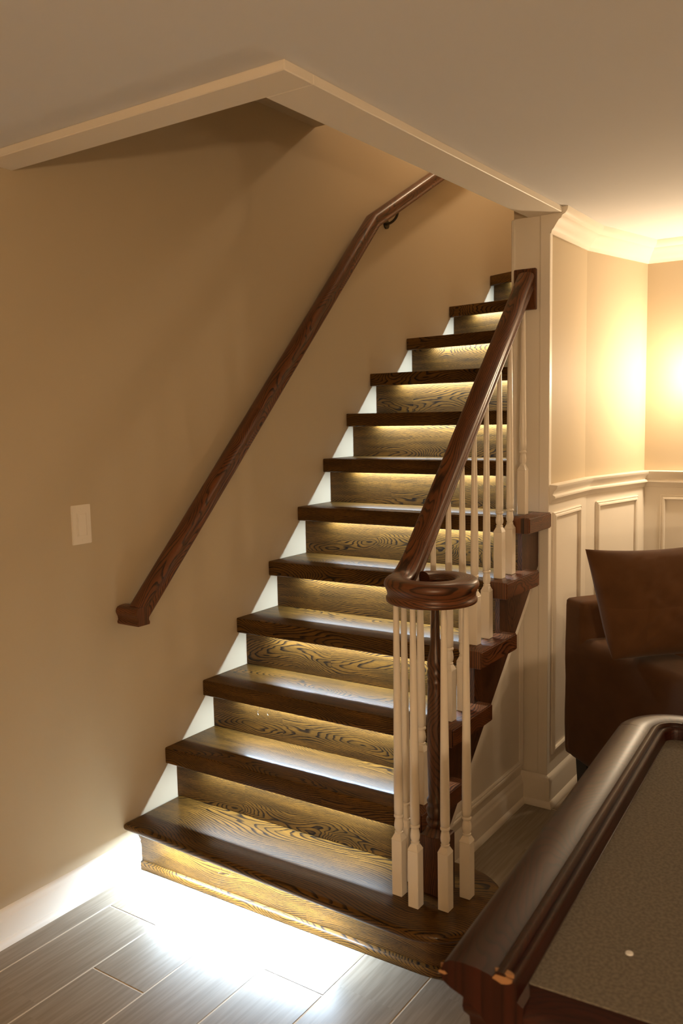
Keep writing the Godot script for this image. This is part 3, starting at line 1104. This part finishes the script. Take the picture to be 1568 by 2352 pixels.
func build_switch() -> void:
	var t := thing("light_switch", "white rocker light switch plate on the tan wall", "light switch", Vector3(0.0, 1.193, 0.113))
	var st := mb()
	var pl := rounded_rect(0.073, 0.122, 0.003)
	prism(st, pl, Vector3.ZERO, Vector3.BACK, Vector3.UP, Vector3(0.003, 0, 0))
	prism(st, inset(pl, 0.003), Vector3(0.003, 0, 0), Vector3.BACK, Vector3.UP, Vector3(0.002, 0, 0))
	obj("plate", st, M.plastic, t)
	st = mb()
	mould(st, [Vector3(0.005, -0.035, -0.0175), Vector3(0.005, -0.035, 0.0175), Vector3(0.005, 0.035, 0.0175), Vector3(0.005, 0.035, -0.0175)], Vector3.RIGHT, pv([[0.0, 0.0], [0.0, 0.0014], [0.0018, 0.0014], [0.0018, 0.0]]), 1.0, true)
	obj("frame", st, M.plastic, t)
	st = mb()
	prism(st, pv([[0.005, -0.032], [0.0085, -0.032], [0.006, 0.0], [0.0075, 0.032], [0.005, 0.032]]), Vector3(0, 0, -0.0145), Vector3.RIGHT, Vector3.UP, Vector3(0, 0, 0.029))
	obj("rocker", st, M.plastic, t)
	for s in [-1.0, 1.0]:
		st = mb()
		var d := PackedVector2Array()
		for k in 10:
			d.append(Vector2(cos(TAU * k / 10) * 0.003, sin(TAU * k / 10) * 0.003))
		prism(st, d, Vector3(0.005, s * 0.048, 0), Vector3.BACK, Vector3.UP, Vector3(0.0008, 0, 0))
		obj("screw", st, M.plastic, t)

# ------------------------------------------------------------------ sofa corner
func build_sofa() -> void:
	var n := fnoise(810, 2)
	n.frequency = 0.1
	# local axes: X along the outer arm face (towards the front of the seat), Z away from that face (along the back)
	var f := Vector3(0.805, 0, 0.593)
	var g := Vector3(0.593, 0, -0.805)
	var t := thing("sofa", "brown suede sofa with a low rolled arm standing in the corner by the wainscot", "sofa", Vector3(1.04, 0, -1.283))
	var b := Basis(f, Vector3.UP, g)
	var put := func(lo: Vector3, hi: Vector3, r: float, swell: float, ruffle: float) -> SurfaceTool:
		var st := mb()
		soft(st, b * ((lo + hi) * 0.5), b, (hi - lo) * 0.5, r, swell, ruffle, n)
		return st
	obj("back", put.call(Vector3(0.0, 0.2, 0.0), Vector3(0.12, 0.812, 1.05), 0.02, 0.004, 0.003), M.suede, t)
	obj("arm", put.call(Vector3(0.005, 0.19, -0.004), Vector3(0.9, 0.672, 0.2), 0.04, 0.006, 0.004), M.suede, t)
	obj("seat_base", put.call(Vector3(0.1, 0.2, 0.1), Vector3(0.86, 0.36, 1.05), 0.02, 0.0, 0.0), M.suede, t)
	obj("seat_cushion", put.call(Vector3(0.2, 0.36, 0.2), Vector3(0.9, 0.52, 1.04), 0.045, 0.012, 0.004), M.suede, t)
	var st := mb()
	var seam: Array = []
	for k in 15:
		var fr := k / 14.0
		seam.append(b * Vector3(lerpf(0.06, 0.86, fr), 0.6665 - 0.004 * absf(fr - 0.5), 0.032))
	tube(st, seam, 0.004, 8)
	obj("piping", st, M.suede, t)
	for q in [[0.07, 0.07], [0.82, 0.07], [0.07, 0.95], [0.82, 0.95]]:
		st = mb()
		var lo := 0.026
		var hi := 0.036
		for k in 4:
			var a0 := PI * 0.5 * k + PI * 0.25
			var a1 := a0 + PI * 0.5
			var o := Vector3(q[0], 0, q[1])
			var v0 := Vector3(cos(a0), 0, sin(a0)) * 1.414
			var v1 := Vector3(cos(a1), 0, sin(a1)) * 1.414
			quad(st, b * (o + v0 * lo), b * (o + v1 * lo), b * (o + v1 * hi + Vector3(0, 0.21, 0)), b * (o + v0 * hi + Vector3(0, 0.21, 0)), b * (v0 + v1).normalized())
		quad(st, b * Vector3(q[0] - lo, 0, q[1] - lo), b * Vector3(q[0] + lo, 0, q[1] - lo), b * Vector3(q[0] + lo, 0, q[1] + lo), b * Vector3(q[0] - lo, 0, q[1] + lo), Vector3.DOWN)
		obj("leg", st, M.black, t)
	# pillow leaning on the back above the arm
	var pl := thing("throw_pillow", "large brown suede throw pillow leaning in the sofa corner", "pillow", Vector3(1.425, 0.862, -1.13))
	var pb := Basis(Vector3.UP, deg_to_rad(12.0)) * Basis(Vector3(0.826, 0, -0.5635), Vector3.UP, Vector3(0.5635, 0, 0.826)) * Basis(Vector3.RIGHT, deg_to_rad(-14.0))
	st = mb()
	cushion(st, pb, 0.25, 0.195, 0.085, n)
	obj("cover", st, M.suede, pl)

func cushion(st: SurfaceTool, b: Basis, hw: float, hh: float, th: float, n: FastNoiseLite) -> void:
	var div := 26
	for s in [-1.0, 1.0]:
		var g: Array = []
		for i in div + 1:
			var row: Array = []
			for j in div + 1:
				var u := sin((i / float(div) * 2.0 - 1.0) * PI * 0.5)
				var v := sin((j / float(div) * 2.0 - 1.0) * PI * 0.5)
				var edge := (1.0 - pow(absf(u), 2.6)) * (1.0 - pow(absf(v), 2.6))
				var thick := th * pow(maxf(edge, 0.0), 0.5)
				thick += edge * 0.012 * n.get_noise_2d(u * 60.0, v * 60.0 + s * 90.0)
				# sides drawn in between pointed corners
				var p := Vector3(u * hw * (1.0 - 0.05 * (1.0 - v * v)) * (1.0 - 0.09 * (1.0 - v)) , v * hh * (1.0 - 0.09 * (1.0 - u * u)), s * thick)
				p *= 1.0 - 0.07 * u * u * v * v * (1.0 if v < 0.0 else 0.15)
				row.append(p)
			g.append(row)
		for i in div:
			for j in div:
				var q: Array = []
				for k in [[0, 0], [1, 0], [1, 1], [0, 1]]:
					var ii: int = i + k[0]
					var jj: int = j + k[1]
					var du: Vector3 = g[mini(ii + 1, div)][jj] - g[maxi(ii - 1, 0)][jj]
					var dv: Vector3 = g[ii][mini(jj + 1, div)] - g[ii][maxi(jj - 1, 0)]
					var nn: Vector3 = du.cross(dv) * s
					q.append([b * g[ii][jj], b * nn.normalized()])
				tri(st, q[0][0], q[1][0], q[2][0], q[0][1], q[1][1], q[2][1])
				tri(st, q[0][0], q[2][0], q[3][0], q[0][1], q[2][1], q[3][1])

# ------------------------------------------------------------------ games table in the foreground
func build_table() -> void:
	var t := thing("games_table", "dark mahogany games table with a grey felt top, chipped at its near corner", "games table", Vector3(1.668, 0, 0.9045))
	var ez := Vector3(-0.0655, 0, -0.9979)
	var ex := Vector3(0.9979, 0, -0.0655)
	t.basis = Basis(ex, Vector3.UP, -ez)     # local: x to the right, z towards the camera; the near left corner is the origin
	var top := 0.8
	# rail: left end rail and far rail with a rounded outer corner
	# profile: a from the outer edge inwards, b height below the top
	var prof := pv([[0.07, -0.09], [0.064, -0.075], [0.05, -0.06], [0.03, -0.047], [0.012, -0.04], [0.002, -0.033], [0.0, -0.026], [0.001, -0.016], [0.004, -0.008], [0.012, -0.003], [0.03, 0.0], [0.05, -0.001], [0.066, -0.004], [0.0715, -0.006], [0.074, -0.001], [0.079, 0.003], [0.085, 0.003], [0.089, -0.001], [0.0905, -0.006], [0.093, -0.004], [0.098, -0.003], [0.1015, -0.006], [0.103, -0.012], [0.104, -0.03], [0.112, -0.036], [0.112, -0.09]])
	var L := 1.12
	var R := 0.13
	var st := mb()
	shuffle_grain("z", 0.9, 0.3)
	mould(st, [Vector3(0, top, 0), Vector3(0, top, -(L - R) + 0.0035)], Vector3.UP, prof, -1.0)
	var er := obj("end_rail", st, M.mahogany, t)
	for q in [[0.086, 0.0005, 0.017], [0.0025, -0.016, 0.008]]:
		st = mb()
		var pt := PackedVector2Array()
		for k in 11:
			var rr: float = q[2] * (0.75 + 0.4 * rng.randf())
			pt.append(Vector2(cos(TAU * k / 11) * rr * 0.8, sin(TAU * k / 11) * rr * 0.32))
		prism(st, pt, Vector3(q[0], top + q[1] - 0.006, -0.002), Vector3.RIGHT, Vector3.UP, Vector3(0, 0, 0.0028))
		prism(st, pt, Vector3(q[0], top + q[1] - 0.0055, -0.008), Vector3.RIGHT, Vector3.BACK, Vector3(0, 0.0062, 0))
		obj("bare_wood_chip", st, M.chip, er)
	st = mb()
	var arc: Array = []
	for k in 13:
		var a := PI + PI * 0.5 * k / 12.0
		arc.append(Vector3(R + cos(a) * R, top, -(L - R) + sin(a) * R))
	shuffle_grain("x", 0.9, 0.3)
	mould(st, arc, Vector3.UP, prof, -1.0)
	obj("corner_rail", st, M.mahogany, t)
	st = mb()
	shuffle_grain("x", 0.9, 0.3)
	mould(st, [Vector3(R + 0.002, top, -L), Vector3(1.5, top, -L)], Vector3.UP, prof, -1.0)
	obj("far_rail", st, M.mahogany, t)
	st = mb()
	shuffle_grain("x", 0.8, 0.8)
	bx(st, Vector3(0.105, top - 0.06, -(L - 0.105)), Vector3(1.5, top - 0.03, -0.045))
	obj("felt_top", st, M.felt, t)
	# near side: a low moulded edge below the felt, and the apron
	st = mb()
	shuffle_grain("x", 0.9, 0.3)
	mould(st, [Vector3(0.03, top, 0.0), Vector3(1.5, top, 0.0)], Vector3.UP, pv([[0.03, -0.12], [0.024, -0.09], [0.004, -0.07], [0.0, -0.06], [0.003, -0.05], [0.012, -0.042], [0.03, -0.036], [0.046, -0.032], [0.046, -0.12]]), 1.0)
	obj("front_edge", st, M.mahogany, t)
	st = mb()
	bx(st, Vector3(0.068, top - 0.22, -(L - 0.068)), Vector3(1.46, top - 0.062, -0.03), 0.004)
	obj("apron", st, M.mahogany, t)
	for q in [[0.072, -0.13], [0.072, -(L - 0.075)], [1.36, -0.13], [1.36, -(L - 0.055)]]:
		st = mb()
		shuffle_grain("y", 0.9, 0.3)
		bx(st, Vector3(q[0] - 0.002, 0.0, q[1]), Vector3(q[0] + 0.095, top - 0.21, q[1] + 0.1), 0.006)
		obj("leg", st, M.mahogany, t)
	st = mb()
	lathe(st, Vector3(0.205, top - 0.0305, -0.17), [Vector2(0.006, 0.0), Vector2(0.005, 0.002), Vector2(0.0, 0.0025)], 10)
	obj("spot_mark", st, M.lint, t)
